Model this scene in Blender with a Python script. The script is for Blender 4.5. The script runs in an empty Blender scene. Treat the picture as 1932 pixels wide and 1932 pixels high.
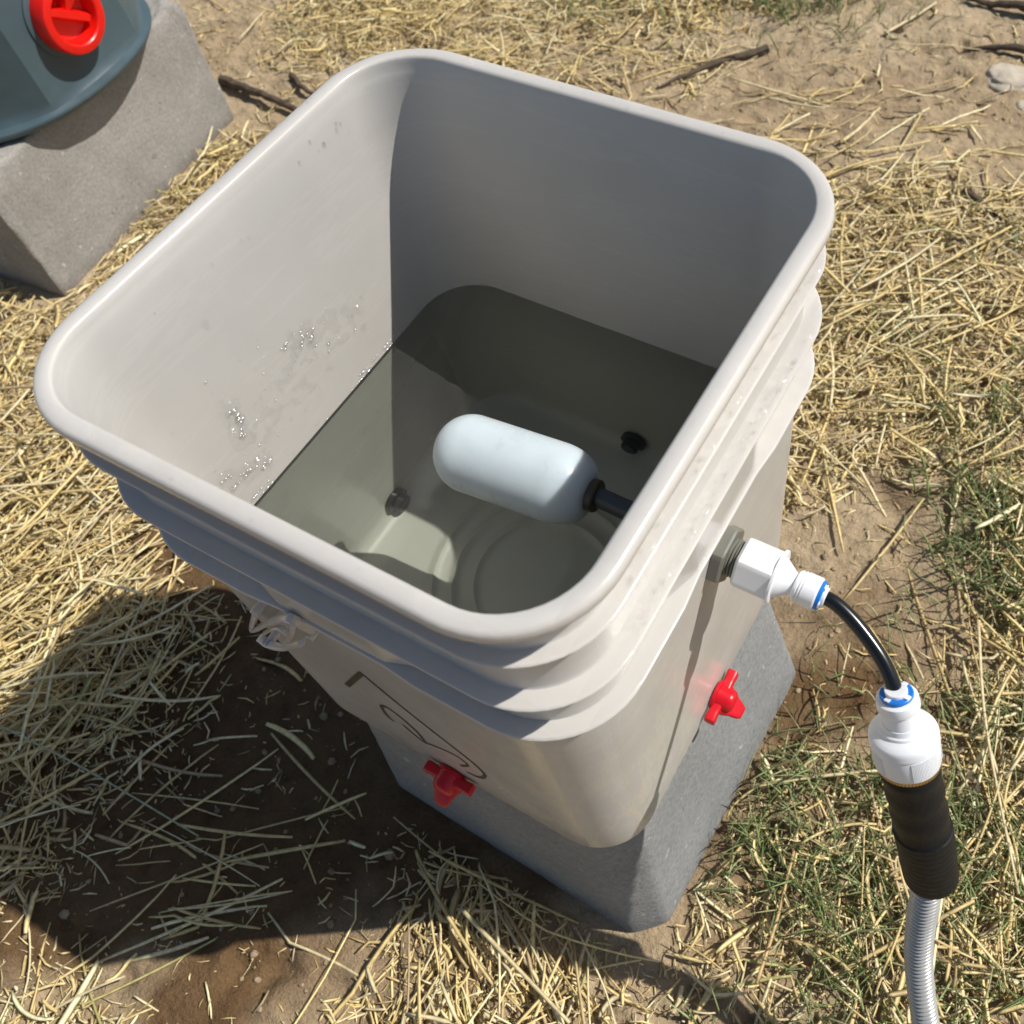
import bpy, bmesh, math
import numpy as np
from mathutils import Vector, Matrix, noise as mnoise

R = math.radians
sc = bpy.context.scene
rng = np.random.default_rng(7)
GZ = -0.594          # ground level, the bucket's rim is z = 0

# ------------------------------------------------------------ camera
cam_data = bpy.data.cameras.new('camera')
cam = bpy.data.objects.new('camera', cam_data)
sc.collection.objects.link(cam)
sc.camera = cam
cam.location = (0.25131, -0.22839, 0.30513)
cam.rotation_euler = (0.56889, 0.080788, 0.509821)
cam_data.sensor_width = 36
cam_data.lens = 33.05
cam_data.shift_x = -204.68 / 1932
cam_data.shift_y = -34.45 / 1932
cam_data.clip_start = 0.01
cam_data.clip_end = 500
cam_data.dof.use_dof = True
cam_data.dof.focus_distance = 0.58
cam_data.dof.aperture_fstop = 13

# ------------------------------------------------------------ light
SUN = Vector((0.518, 0.350, 0.780)).normalized()
w = bpy.data.worlds.new('World'); sc.world = w
w.use_nodes = True
nt = w.node_tree
sky = nt.nodes.new('ShaderNodeTexSky')
sky.sky_type = 'NISHITA'
sky.sun_disc = False
sky.sun_elevation = math.asin(SUN.z)
sky.sun_rotation = math.atan2(SUN.x, SUN.y)
sky.air_density = 1.0
sky.dust_density = 1.0
bg = nt.nodes['Background']
bg.inputs['Strength'].default_value = 0.075
nt.links.new(sky.outputs[0], bg.inputs['Color'])
ld = bpy.data.lights.new('sun', 'SUN')
ld.energy = 4.6
ld.angle = R(0.53)
ld.color = (1.0, 0.955, 0.89)
lo = bpy.data.objects.new('sun', ld)
lo.rotation_euler = SUN.to_track_quat('Z', 'Y').to_euler()
sc.collection.objects.link(lo)
try: ld.cycles.is_caustics_light = True
except Exception: pass

sc.view_settings.view_transform = 'Standard'
sc.view_settings.look = 'None'
sc.view_settings.exposure = 0.12
sc.view_settings.gamma = 1
sc.view_settings.use_curve_mapping = False
sc.render.engine = 'CYCLES'
cy = sc.cycles
cy.max_bounces = 8
cy.diffuse_bounces = 4
cy.glossy_bounces = 4
cy.transmission_bounces = 6
cy.transparent_max_bounces = 32
cy.sample_clamp_indirect = 4
cy.caustics_reflective = False
cy.caustics_refractive = True
cy.use_denoising = True

# ------------------------------------------------------------ helpers
def tag(o, label=None, cat=None, group=None, kind=None):
    if label: o['label'] = label
    if cat: o['category'] = cat
    if group: o['group'] = group
    if kind: o['kind'] = kind
    return o

def empty(name, loc, label, cat, group=None):
    o = bpy.data.objects.new(name, None)
    o.empty_display_size = 0.02
    o.location = loc
    sc.collection.objects.link(o)
    return tag(o, label, cat, group)

def link(name, me, mat=None, parent=None):
    o = bpy.data.objects.new(name, me)
    sc.collection.objects.link(o)
    if mat: me.materials.append(mat)
    if parent:
        o.parent = parent
        # geometry is written in world coordinates
        me.transform(Matrix.Translation(-Vector(parent_world(parent))))
    return o

def parent_world(p):
    v = Vector(p.location)
    while p.parent:
        p = p.parent; v += Vector(p.location)
    return v

def finish(name, verts, faces, mat=None, parent=None, smooth=True, sharp=None):
    me = bpy.data.meshes.new(name)
    me.from_pydata([tuple(v) for v in verts], [], faces)
    bm = bmesh.new(); bm.from_mesh(me)
    bmesh.ops.recalc_face_normals(bm, faces=bm.faces)
    bm.to_mesh(me); bm.free()
    if smooth:
        me.shade_smooth()
        if sharp: me.set_sharp_from_angle(angle=R(sharp))
    return link(name, me, mat, parent)

class MB:
    def __init__(s): s.v = []; s.f = []
    def add(s, v, f):
        k = len(s.v); s.v += [tuple(a) for a in v]; s.f += [[i + k for i in q] for q in f]
    def loft(s, rings, cap0=True, cap1=True, closed=False):
        n = len(rings[0]); v = [p for r in rings for p in r]; f = []
        m = len(rings)
        for i in range(m if closed else m - 1):
            j = (i + 1) % m
            for k in range(n):
                l = (k + 1) % n
                f.append([i * n + k, i * n + l, j * n + l, j * n + k])
        if not closed:
            if cap0: f.append(list(range(n))[::-1])
            if cap1: f.append([(m - 1) * n + k for k in range(n)])
        s.add(v, f)
    def build(s, name, mat=None, parent=None, smooth=True, sharp=35):
        return finish(name, s.v, s.f, mat, parent, smooth, sharp)

def frame(d):
    d = Vector(d).normalized()
    u = d.orthogonal().normalized()
    return d, u, d.cross(u)

def turned(mb, origin, axis, prof, n=40, sides=None, rot=0, cap0=True, cap1=True, squash=None):
    """prof: list of (distance along axis, radius); sides -> polygon with flats"""
    d, u, v = frame(axis)
    o = Vector(origin)
    rings = []
    for h, r in prof:
        rg = []
        for k in range(n):
            a = 2 * math.pi * k / n + rot
            rr = r
            if sides:
                b = (a - rot) % (2 * math.pi / sides) - math.pi / sides
                rr = min(r * math.cos(math.pi / sides) / math.cos(b), r * 0.975)
            rg.append(o + d * h + (u * math.cos(a) + v * math.sin(a)) * rr)
        rings.append(rg)
    mb.loft(rings, cap0, cap1)

def catmull(P, m=12):
    P = [Vector(p) for p in P]
    Q = [2 * P[0] - P[1]] + P + [2 * P[-1] - P[-2]]
    out = []
    for i in range(1, len(Q) - 2):
        a, b, c, d = Q[i - 1:i + 3]
        for k in range(m):
            t = k / m
            out.append(0.5 * ((2 * b) + (c - a) * t + (2 * a - 5 * b + 4 * c - d) * t * t + (3 * b - a - 3 * c + d) * t ** 3))
    out.append(P[-1])
    return out

def tube(mb, path, rad, n=20, cap=True):
    """rad: number or function of (index, arclength)"""
    path = [Vector(p) for p in path]
    T = (path[1] - path[0]).normalized()
    u = T.orthogonal().normalized()
    rings = []; s = 0
    for i, p in enumerate(path):
        if i: s += (p - path[i - 1]).length
        t = (path[min(i + 1, len(path) - 1)] - path[max(i - 1, 0)]).normalized()
        u = (u - t * u.dot(t)).normalized(); v = t.cross(u)
        r = rad(i, s) if callable(rad) else rad
        rings.append([p + (u * math.cos(a) + v * math.sin(a)) * r for a in [2 * math.pi * k / n for k in range(n)]])
    mb.loft(rings, cap, cap)

# ------------------------------------------------------------ node materials
def new_mat(name):
    m = bpy.data.materials.new(name); m.use_nodes = True
    n = m.node_tree
    return m, n, n.nodes['Principled BSDF']

def nd(n, t, **kw):
    x = n.nodes.new(t)
    for k, v in kw.items():
        if k.startswith('i_'):
            key = k[2:]
            x.inputs[int(key) if key.isdigit() else key.replace('_', ' ')].default_value = v
        else: setattr(x, k, v)
    return x

def noise_tex(n, scale, detail=4, rough=.55, coord='Object', stretch=None):
    tc = nd(n, 'ShaderNodeTexCoord')
    t = nd(n, 'ShaderNodeTexNoise', i_Scale=scale, i_Detail=detail, i_Roughness=rough)
    if stretch:
        mp = nd(n, 'ShaderNodeMapping'); mp.inputs['Scale'].default_value = stretch
        n.links.new(tc.outputs[coord], mp.inputs['Vector']); n.links.new(mp.outputs[0], t.inputs['Vector'])
    else:
        n.links.new(tc.outputs[coord], t.inputs['Vector'])
    return t

def ramp(n, src, stops):
    r = nd(n, 'ShaderNodeValToRGB')
    e = r.color_ramp.elements
    while len(e) < len(stops): e.new(0.5)
    for k, (p, c) in enumerate(stops):
        e[k].position = p
        e[k].color = (c, c, c, 1) if isinstance(c, (int, float)) else (*c, 1)
    n.links.new(src, r.inputs[0])
    return r

def mixc(n, fac, a, b, mode='MIX'):
    m = nd(n, 'ShaderNodeMix', data_type='RGBA', blend_type=mode)
    for s, k in ((fac, 0), (a, 6), (b, 7)):
        if hasattr(s, 'is_output') or isinstance(s, bpy.types.NodeSocket): n.links.new(s, m.inputs[k])
        else: m.inputs[k].default_value = s if k == 0 else (*s, 1)
    return m.outputs[2]

def bump(n, p, src, strength, dist, prev=None):
    b = nd(n, 'ShaderNodeBump', i_Strength=strength, i_Distance=dist)
    n.links.new(src, b.inputs['Height'])
    if prev: n.links.new(prev, b.inputs['Normal'])
    if p: n.links.new(b.outputs[0], p.inputs['Normal'])
    return b.outputs[0]

def plain(name, col, rough=.4, spec=.5, metal=0, var=0.06, bumpd=0.0, scale=60, sss=0, coat=0):
    m, n, p = new_mat(name)
    t = noise_tex(n, scale)
    r = ramp(n, t.outputs[0], [(.3, tuple(c * (1 - var) for c in col)), (.7, tuple(min(1, c * (1 + var)) for c in col))])
    n.links.new(r.outputs[0], p.inputs['Base Color'])
    rr = ramp(n, t.outputs[0], [(.3, rough * .85), (.7, min(1, rough * 1.15))])
    n.links.new(rr.outputs[0], p.inputs['Roughness'])
    p.inputs['Specular IOR Level'].default_value = spec
    p.inputs['Metallic'].default_value = metal
    if sss:
        p.inputs['Subsurface Weight'].default_value = sss
        p.inputs['Subsurface Radius'].default_value = (1, .8, .6)
        p.inputs['Subsurface Scale'].default_value = .004 if sss < 1 else .012
    if coat:
        p.inputs['Coat Weight'].default_value = coat
    if bumpd: bump(n, p, t.outputs[0], 1.0, bumpd)
    return m

# bucket plastic: pale warm grey polypropylene with scuffs, dirt specks and water film
def make_bucket_mat():
    m, n, p = new_mat('bucket_plastic')
    base = (.530, .510, .476)
    big = noise_tex(n, 7, 5, .6)
    c1 = ramp(n, big.outputs[0], [(.35, tuple(x * .95 for x in base)), (.65, tuple(x * 1.04 for x in base))])
    fine = noise_tex(n, 160, 3, .6)
    sp = ramp(n, fine.outputs[0], [(.76, 0.0), (.80, 1.0)])
    patch = noise_tex(n, 16, 2, .5)
    pm = ramp(n, patch.outputs[0], [(.60, 0.0), (.70, 1.0)])
    mul = nd(n, 'ShaderNodeMath', operation='MULTIPLY')
    n.links.new(sp.outputs[0], mul.inputs[0]); n.links.new(pm.outputs[0], mul.inputs[1])
    c2 = mixc(n, mul.outputs[0], c1.outputs[0], (.30, .19, .12))
    # faint dried-water drip marks running down
    st = noise_tex(n, 26, 6, .65, stretch=(.10, .10, 1))
    sr = ramp(n, st.outputs[0], [(.48, 0.0), (.50, .14), (.52, 0.0)])
    c3 = mixc(n, sr.outputs[0], c2, (.70, .67, .62))
    # pale branching veins low on the body: reflected caustic light painted into the colour
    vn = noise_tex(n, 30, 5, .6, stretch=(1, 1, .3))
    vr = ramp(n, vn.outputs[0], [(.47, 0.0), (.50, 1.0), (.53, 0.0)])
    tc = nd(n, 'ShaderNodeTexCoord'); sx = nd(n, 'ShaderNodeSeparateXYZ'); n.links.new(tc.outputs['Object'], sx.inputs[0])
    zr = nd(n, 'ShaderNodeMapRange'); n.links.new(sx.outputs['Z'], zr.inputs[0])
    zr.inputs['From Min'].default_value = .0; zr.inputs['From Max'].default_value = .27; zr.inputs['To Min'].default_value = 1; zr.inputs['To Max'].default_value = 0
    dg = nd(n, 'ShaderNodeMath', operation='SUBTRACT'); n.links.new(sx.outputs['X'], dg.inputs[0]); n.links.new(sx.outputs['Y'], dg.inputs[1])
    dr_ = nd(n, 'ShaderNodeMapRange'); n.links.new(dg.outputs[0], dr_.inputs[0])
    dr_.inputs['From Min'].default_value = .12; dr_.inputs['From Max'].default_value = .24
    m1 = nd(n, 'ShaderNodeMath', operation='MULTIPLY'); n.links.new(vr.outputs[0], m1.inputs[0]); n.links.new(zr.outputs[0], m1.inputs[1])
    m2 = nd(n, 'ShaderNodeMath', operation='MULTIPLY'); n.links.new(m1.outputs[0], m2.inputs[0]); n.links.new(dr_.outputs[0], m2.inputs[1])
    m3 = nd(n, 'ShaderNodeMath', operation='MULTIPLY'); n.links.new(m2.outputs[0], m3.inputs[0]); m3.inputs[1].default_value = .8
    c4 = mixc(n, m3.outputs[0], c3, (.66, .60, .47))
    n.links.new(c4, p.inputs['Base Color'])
    rr = ramp(n, big.outputs[0], [(.35, .17), (.65, .28)])
    # the inside is scratched dull, the outside still glossy
    ax_ = nd(n, 'ShaderNodeMath', operation='ABSOLUTE'); n.links.new(sx.outputs['X'], ax_.inputs[0])
    ay_ = nd(n, 'ShaderNodeMath', operation='ABSOLUTE'); n.links.new(sx.outputs['Y'], ay_.inputs[0])
    mx_ = nd(n, 'ShaderNodeMath', operation='MAXIMUM'); n.links.new(ax_.outputs[0], mx_.inputs[0]); n.links.new(ay_.outputs[0], mx_.inputs[1])
    ins = nd(n, 'ShaderNodeMapRange'); n.links.new(mx_.outputs[0], ins.inputs[0])
    ins.inputs['From Min'].default_value = .1385; ins.inputs['From Max'].default_value = .1395
    ins.inputs['To Min'].default_value = .22; ins.inputs['To Max'].default_value = 0
    add_ = nd(n, 'ShaderNodeMath', operation='ADD'); n.links.new(rr.outputs[0], add_.inputs[0]); n.links.new(ins.outputs[0], add_.inputs[1])
    n.links.new(add_.outputs[0], p.inputs['Roughness'])
    p.inputs['Specular IOR Level'].default_value = .42
    p.inputs['Subsurface Weight'].default_value = .35
    p.inputs['Subsurface Radius'].default_value = (1, .80, .5)
    p.inputs['Subsurface Scale'].default_value = .0028
    b1 = bump(n, None, noise_tex(n, 9, 2, .5).outputs[0], .18, .0008)
    b2 = bump(n, p, noise_tex(n, 300, 2, .5).outputs[0], .25, .0002, b1)
    return m

M = {}
M['bucket'] = make_bucket_mat()
M['red'] = plain('red_plastic', (.56, .006, .016), .3, spec=.4)
M['cap_red'] = plain('cap_red_plastic', (.72, .008, .004), .38)
M['white'] = plain('white_plastic', (.80, .82, .84), .35, var=.02, sss=.2)
M['float'] = plain('float_plastic', (.56, .64, .68), .3, var=.04, sss=1.0)
M['grey'] = plain('grey_fitting_plastic', (.17, .17, .145), .33)
M['stem'] = plain('stem_plastic', (.045, .05, .055), .35)
M['collar'] = plain('brown_collar_plastic', (.06, .048, .028), .4)
M['black'] = plain('black_tube_plastic', (.006, .007, .008), .22, spec=.6)
M['rubber'] = plain('black_rubber', (.007, .008, .009), .5, spec=.22, bumpd=.0004, scale=220, var=.3)
M['blue'] = plain('blue_clip_plastic', (.01, .18, .62), .35)
M['brass'] = plain('brass_thread', (.45, .30, .10), .35, metal=.9)
M['conduit'] = plain('conduit_plastic', (.46, .46, .44), .28, metal=.35, var=.05)
M['ink'] = plain('mark_ink', (.028, .03, .018), .6)
M['teal'] = plain('teal_plastic', (.058, .092, .108), .42, var=.08, bumpd=.0006, scale=25)
M['clip'] = plain('clip_plastic', (.62, .60, .57), .15, sss=.6)

def concrete(name, c0, c1, pit=.35):
    m, n, p = new_mat(name)
    a = noise_tex(n, 9, 6, .6); b = noise_tex(n, 240, 4, .7); c = noise_tex(n, 60, 3, .6)
    r1 = ramp(n, a.outputs[0], [(.3, c0), (.7, c1)])
    pits = ramp(n, c.outputs[0], [(.26, pit), (.33, 1.0)])
    r2 = mixc(n, 1.0, r1.outputs[0], pits.outputs[0], 'MULTIPLY')
    g = ramp(n, b.outputs[0], [(.3, .78), (.7, 1.2)])
    r3 = mixc(n, 1.0, r2, g.outputs[0], 'MULTIPLY')
    li = noise_tex(n, 75, 2, .5)
    lm = ramp(n, li.outputs[0], [(.70, 0.0), (.74, .8)])
    r4 = mixc(n, lm.outputs[0], r3, tuple(x * 1.45 for x in c1))
    n.links.new(r4, p.inputs['Base Color'])
    p.inputs['Roughness'].default_value = .92
    p.inputs['Specular IOR Level'].default_value = .25
    b1 = bump(n, None, b.outputs[0], .6, .0012)
    bump(n, p, c.outputs[0], .35, .002, b1)
    return m
M['pier'] = concrete('pier_concrete', (.22, .225, .22), (.29, .29, .285), .8)
M['cinder'] = concrete('cinder_concrete', (.25, .235, .21), (.34, .32, .295), .7)

def attr_mat(name, rough=.6, trans=.25):
    m, n, p = new_mat(name)
    a = nd(n, 'ShaderNodeAttribute', attribute_name='Col')
    t = noise_tex(n, 180, 2, .6)
    r = ramp(n, t.outputs[0], [(.3, .75), (.7, 1.15)])
    c = mixc(n, 1.0, a.outputs['Color'], r.outputs[0], 'MULTIPLY')
    n.links.new(c, p.inputs['Base Color'])
    p.inputs['Roughness'].default_value = rough
    p.inputs['Specular IOR Level'].default_value = .4
    return m
M['straw'] = attr_mat('dry_straw', .42)
M['grass'] = attr_mat('green_grass', .45)
M['twig'] = plain('twig_bark', (.085, .06, .038), .85, var=.4, bumpd=.002, scale=90)
M['stone'] = plain('pale_stone', (.46, .40, .31), .9, var=.22, bumpd=.003, scale=40)

def dirt_mat():
    m, n, p = new_mat('dirt')
    a = noise_tex(n, 3.2, 6, .6); b = noise_tex(n, 38, 6, .65); c = noise_tex(n, 420, 4, .7)
    r1 = ramp(n, a.outputs[0], [(.30, (.29, .205, .12)), (.52, (.40, .305, .19)), (.72, (.49, .39, .255))])
    r2 = ramp(n, b.outputs[0], [(.25, .62), (.5, 1.0), (.75, 1.16)])
    k = mixc(n, 1.0, r1.outputs[0], r2.outputs[0], 'MULTIPLY')
    r3 = ramp(n, c.outputs[0], [(.3, .8), (.7, 1.2)])
    k = mixc(n, 1.0, k, r3.outputs[0], 'MULTIPLY')
    at = nd(n, 'ShaderNodeAttribute', attribute_name='DampShade')
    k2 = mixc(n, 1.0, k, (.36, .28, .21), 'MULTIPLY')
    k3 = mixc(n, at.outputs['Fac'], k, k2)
    n.links.new(k3, p.inputs['Base Color'])
    p.inputs['Roughness'].default_value = .93
    p.inputs['Specular IOR Level'].default_value = .2
    b1 = bump(n, None, b.outputs[0], .9, .012)
    bump(n, p, c.outputs[0], .7, .002, b1)
    return m
M['dirt'] = dirt_mat()

def water_mat():
    m, n, p = new_mat('bucket_water')
    n.nodes.remove(p)
    g = nd(n, 'ShaderNodeBsdfRefraction', i_IOR=1.33, i_Roughness=0.0)
    g.inputs['Color'].default_value = (.95, .995, .94, 1)
    h = nd(n, 'ShaderNodeBsdfGlossy', i_Roughness=0.0)
    rb = bump(n, None, noise_tex(n, 45, 2, .5).outputs[0], .30, .0010)
    n.links.new(rb, h.inputs['Normal'])
    f = nd(n, 'ShaderNodeFresnel', i_IOR=1.33)
    x = nd(n, 'ShaderNodeMixShader')
    n.links.new(f.outputs[0], x.inputs[0]); n.links.new(g.outputs[0], x.inputs[1]); n.links.new(h.outputs[0], x.inputs[2])
    n.links.new(x.outputs[0], n.nodes['Material Output'].inputs['Surface'])
    return m
M['water'] = water_mat()

def drop_mat(name='water_drop', rough=.03, k=1.0, edge=.16):
    m, n, p = new_mat(name)
    n.nodes.remove(p)
    out = n.nodes['Material Output']
    tr = nd(n, 'ShaderNodeBsdfTransparent'); tr.inputs[0].default_value = (1, 1, 1, 1)
    gl = nd(n, 'ShaderNodeBsdfGlossy'); gl.inputs['Roughness'].default_value = rough
    lw = nd(n, 'ShaderNodeLayerWeight', i_Blend=.5)
    pw = nd(n, 'ShaderNodeMath', operation='POWER'); pw.inputs[1].default_value = 3.0
    n.links.new(lw.outputs['Facing'], pw.inputs[0])
    fr = nd(n, 'ShaderNodeMath', operation='MULTIPLY_ADD'); fr.inputs[1].default_value = edge; fr.inputs[2].default_value = .04 * k
    n.links.new(pw.outputs[0], fr.inputs[0])
    mx = nd(n, 'ShaderNodeMixShader')
    n.links.new(fr.outputs[0], mx.inputs[0]); n.links.new(tr.outputs[0], mx.inputs[1]); n.links.new(gl.outputs[0], mx.inputs[2])
    n.links.new(mx.outputs[0], out.inputs['Surface'])
    return m
M['drop'] = drop_mat()
M['splash'] = drop_mat('wet_film', .15, 1.0, .02)
M['glint'] = drop_mat('wet_bead', .20, 2.6, .02)

# ------------------------------------------------------------ ground
def vnoise(x, y, s, seed=0):
    x = x * s + 100 + seed * 17.3; y = y * s + 100 + seed * 9.7
    xi = np.floor(x).astype(int); yi = np.floor(y).astype(int)
    fx = x - xi; fy = y - yi
    fx = fx * fx * (3 - 2 * fx); fy = fy * fy * (3 - 2 * fy)
    def h(a, b):
        n = (a * 374761393 + b * 668265263 + seed * 974634777) & 0xffffffff
        n = ((n ^ (n >> 13)) * 1274126177) & 0xffffffff
        return ((n ^ (n >> 16)) & 0xffff) / 65535.0
    return (h(xi, yi) * (1 - fx) + h(xi + 1, yi) * fx) * (1 - fy) + (h(xi, yi + 1) * (1 - fx) + h(xi + 1, yi + 1) * fx) * fy

def fbm(x, y, s, seed, o=4):
    r = 0; a = .5; t = 0
    for k in range(o):
        r = r + a * vnoise(x, y, s * 2 ** k, seed + k); t += a; a *= .5
    return r / t

def gauss(x, y, cx, cy, r): return np.exp(-((x - cx) ** 2 + (y - cy) ** 2) / (r * r))

def gz(x, y):
    x = np.asarray(x, float); y = np.asarray(y, float)
    near = np.clip(1.6 - np.hypot(x + .4, y - .4) / 3, .0, 1)
    z = (fbm(x, y, 3.5, 3, 4) - .5) * .022 + (fbm(x, y, 26, 8, 3) - .5) * .012 + (fbm(x, y, 90, 9, 2) - .5) * .005 * near
    pits = np.clip(fbm(x, y, 34, 21, 2) - .68, 0, 1) * .05
    flat = np.clip((np.maximum(abs(x), abs(y)) - .165) / .05, 0, 1)
    flat2 = np.clip(np.hypot(np.maximum(abs(x + 1.08) - .1, 0), np.maximum(abs(y - .38) - .21, 0)) / .05, 0, 1)
    return GZ + (z - pits) * flat * flat2 - .002

def make_ground():
    def axis(lo, hi, st):
        a = list(np.arange(lo, hi, st)); s = st
        r = [hi]; 
        while r[-1] < 120: s *= 1.28; r.append(r[-1] + s)
        s = st; l = [lo]
        while l[-1] > -120: s *= 1.28; l.append(l[-1] - s)
        return np.array(l[:0:-1] + a + r)
    X = axis(-2.1, .62, .0055); Y = axis(-.62, 1.75, .0055)
    gx, gy = np.meshgrid(X, Y, indexing='ij')
    z = gz(gx, gy)
    nx, ny = gx.shape
    co = np.stack([gx, gy, z], -1).reshape(-1, 3)
    i = np.arange(nx * ny).reshape(nx, ny)
    q = np.stack([i[:-1, :-1], i[1:, :-1], i[1:, 1:], i[:-1, 1:]], -1).reshape(-1, 4)
    me = bpy.data.meshes.new('ground')
    me.vertices.add(len(co)); me.vertices.foreach_set('co', co.ravel())
    me.loops.add(q.size); me.loops.foreach_set('vertex_index', q.ravel())
    me.polygons.add(len(q)); me.polygons.foreach_set('loop_start', np.arange(len(q)) * 4)
    me.update(calc_edges=True)
    me.shade_smooth()
    at = me.attributes.new('DampShade', 'FLOAT', 'POINT')  # damp soil, darkened further where the bucket's shadow falls to deepen it
    x = co[:, 0]; y = co[:, 1]
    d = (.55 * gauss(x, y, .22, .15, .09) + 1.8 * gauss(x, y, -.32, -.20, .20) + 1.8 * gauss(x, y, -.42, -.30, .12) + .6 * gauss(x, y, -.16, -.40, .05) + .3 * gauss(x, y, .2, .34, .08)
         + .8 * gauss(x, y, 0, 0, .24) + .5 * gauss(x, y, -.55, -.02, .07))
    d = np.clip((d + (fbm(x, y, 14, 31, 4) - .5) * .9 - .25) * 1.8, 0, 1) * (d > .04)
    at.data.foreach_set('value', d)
    o = link('ground', me, M['dirt'])
    tag(o, kind='structure')
make_ground()

# ------------------------------------------------------------ strands (straw, grass)
def strands(P, rad, col, name, mat, sides=4, flat=.55):
    """P: N,S,3 centre lines; rad: N,S; col: N,3"""
    N, S, _ = P.shape
    T = np.empty_like(P); T[:, 1:-1] = P[:, 2:] - P[:, :-2]; T[:, 0] = P[:, 1] - P[:, 0]; T[:, -1] = P[:, -1] - P[:, -2]
    T /= np.linalg.norm(T, axis=2, keepdims=True) + 1e-9
    up = np.tile(np.array([0.02, 0.01, 1.0]), (N, 1)); roll = rng.uniform(-.9, .9, N)
    ref = np.cross(T[:, 0], up); bad = np.linalg.norm(ref, axis=1) < .3
    ref[bad] = np.cross(T[bad, 0], np.array([1.0, .3, 0]))
    ref /= np.linalg.norm(ref, axis=1, keepdims=True)
    u = np.repeat(ref[:, None], S, 1); u = u - T * (u * T).sum(2, keepdims=True); u /= np.linalg.norm(u, axis=2, keepdims=True)
    v = np.cross(T, u)
    c, s = np.cos(roll)[:, None, None], np.sin(roll)[:, None, None]
    u, v = u * c + v * s, v * c - u * s
    V = []
    for k in range(sides):
        a = 2 * math.pi * k / sides
        V.append(P + u * (math.cos(a) * rad)[..., None] + v * (math.sin(a) * flat * rad)[..., None])
    V = np.stack(V, 2)                       # N,S,sides,3
    idx = np.arange(N * S * sides).reshape(N, S, sides)
    a = idx[:, :-1]; b = idx[:, 1:]
    q = np.stack([a, np.roll(a, -1, 2), np.roll(b, -1, 2), b], -1).reshape(-1, 4)
    caps = []
    if sides == 4:
        caps = [idx[:, 0, ::-1].reshape(-1, 4), idx[:, -1].reshape(-1, 4)]
    q = np.concatenate([q] + caps, 0)
    co = V.reshape(-1, 3)
    me = bpy.data.meshes.new(name)
    me.vertices.add(len(co)); me.vertices.foreach_set('co', co.ravel())
    me.loops.add(q.size); me.loops.foreach_set('vertex_index', q.ravel())
    me.polygons.add(len(q)); me.polygons.foreach_set('loop_start', np.arange(len(q)) * 4)
    me.update(calc_edges=True)
    at = me.attributes.new('Col', 'FLOAT_COLOR', 'POINT')
    cc = np.ones((N, S, sides, 4)); cc[..., :3] = col[:, None, None, :]
    at.data.foreach_set('color', cc.ravel())
    return link(name, me, mat)

def straw_density(x, y):
    d = .13 + 2.4 * np.clip(fbm(x, y, 3.4, 41, 4) - .45, 0, 1) * 3
    for cx, cy, r, a in [(.07, 1.12, .34, -1.3), (-.42, .80, .12, -.7), (-.12, 1.0, .14, -.5), (-.80, .32, .17, -.9), (-.58, .02, .12, -.8), (-.47, -.02, .08, -.9),
                         (-.17, -.33, .13, -.75), (.25, .17, .15, -1.4), (.21, .36, .10, -1.0), (-.92, .70, .16, -.7), (-.30, -.15, .14, -1.2), (.33, .62, .07, -.3),
                         (-.66, -.10, .16, .9), (-.56, -.24, .10, .6), (-.36, -.26, .12, -.8), (.04, .70, .22, .7), (.05, -.24, .15, .9), (.12, .45, .18, .9), (.32, .30, .2, .3),
                         (-.75, -.05, .2, .7), (-.45, 1.0, .2, .6), (.22, .04, .12, .6), (.36, .42, .16, .8), (.38, .12, .12, .7), (.28, -.04, .1, .5), (-.85, .95, .2, .5), (.2, .75, .14, .5), (.40, -.05, .15, .6)]:
        d = d + a * gauss(x, y, cx, cy, r)
    return np.clip(d, .02, 1.6) / 1.6

def inside(P):
    x, y = P[..., 0], P[..., 1]
    a = (np.abs(x) < .168) & (np.abs(y) < .168)
    b = (x < -.95) & (x > -1.23) & (y > .16) & (y < .64) & (x < -.95 - (y - .18) * .12)
    return (a | b).any(1)

STRAW = np.array([(.76, .60, .28), (.68, .52, .23), (.80, .68, .40), (.58, .43, .20), (.44, .33, .18), (.72, .61, .36), (.46, .42, .17)])
def sample_xy(n, dens, region=(-2.0, .6, -.6, 1.7)):
    X = []; Y = []; t = 0
    while t < n:
        x = rng.uniform(region[0], region[1], n * 3); y = rng.uniform(region[2], region[3], n * 3)
        k = rng.uniform(0, 1, n * 3) < dens(x, y)
        # nothing beyond the picture's reach on the left and near side
        k &= ((x > -1.3) | (y > .2)) & (y < 1.75)
        X.append(x[k]); Y.append(y[k]); t += k.sum()
    return np.concatenate(X)[:n], np.concatenate(Y)[:n]

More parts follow.
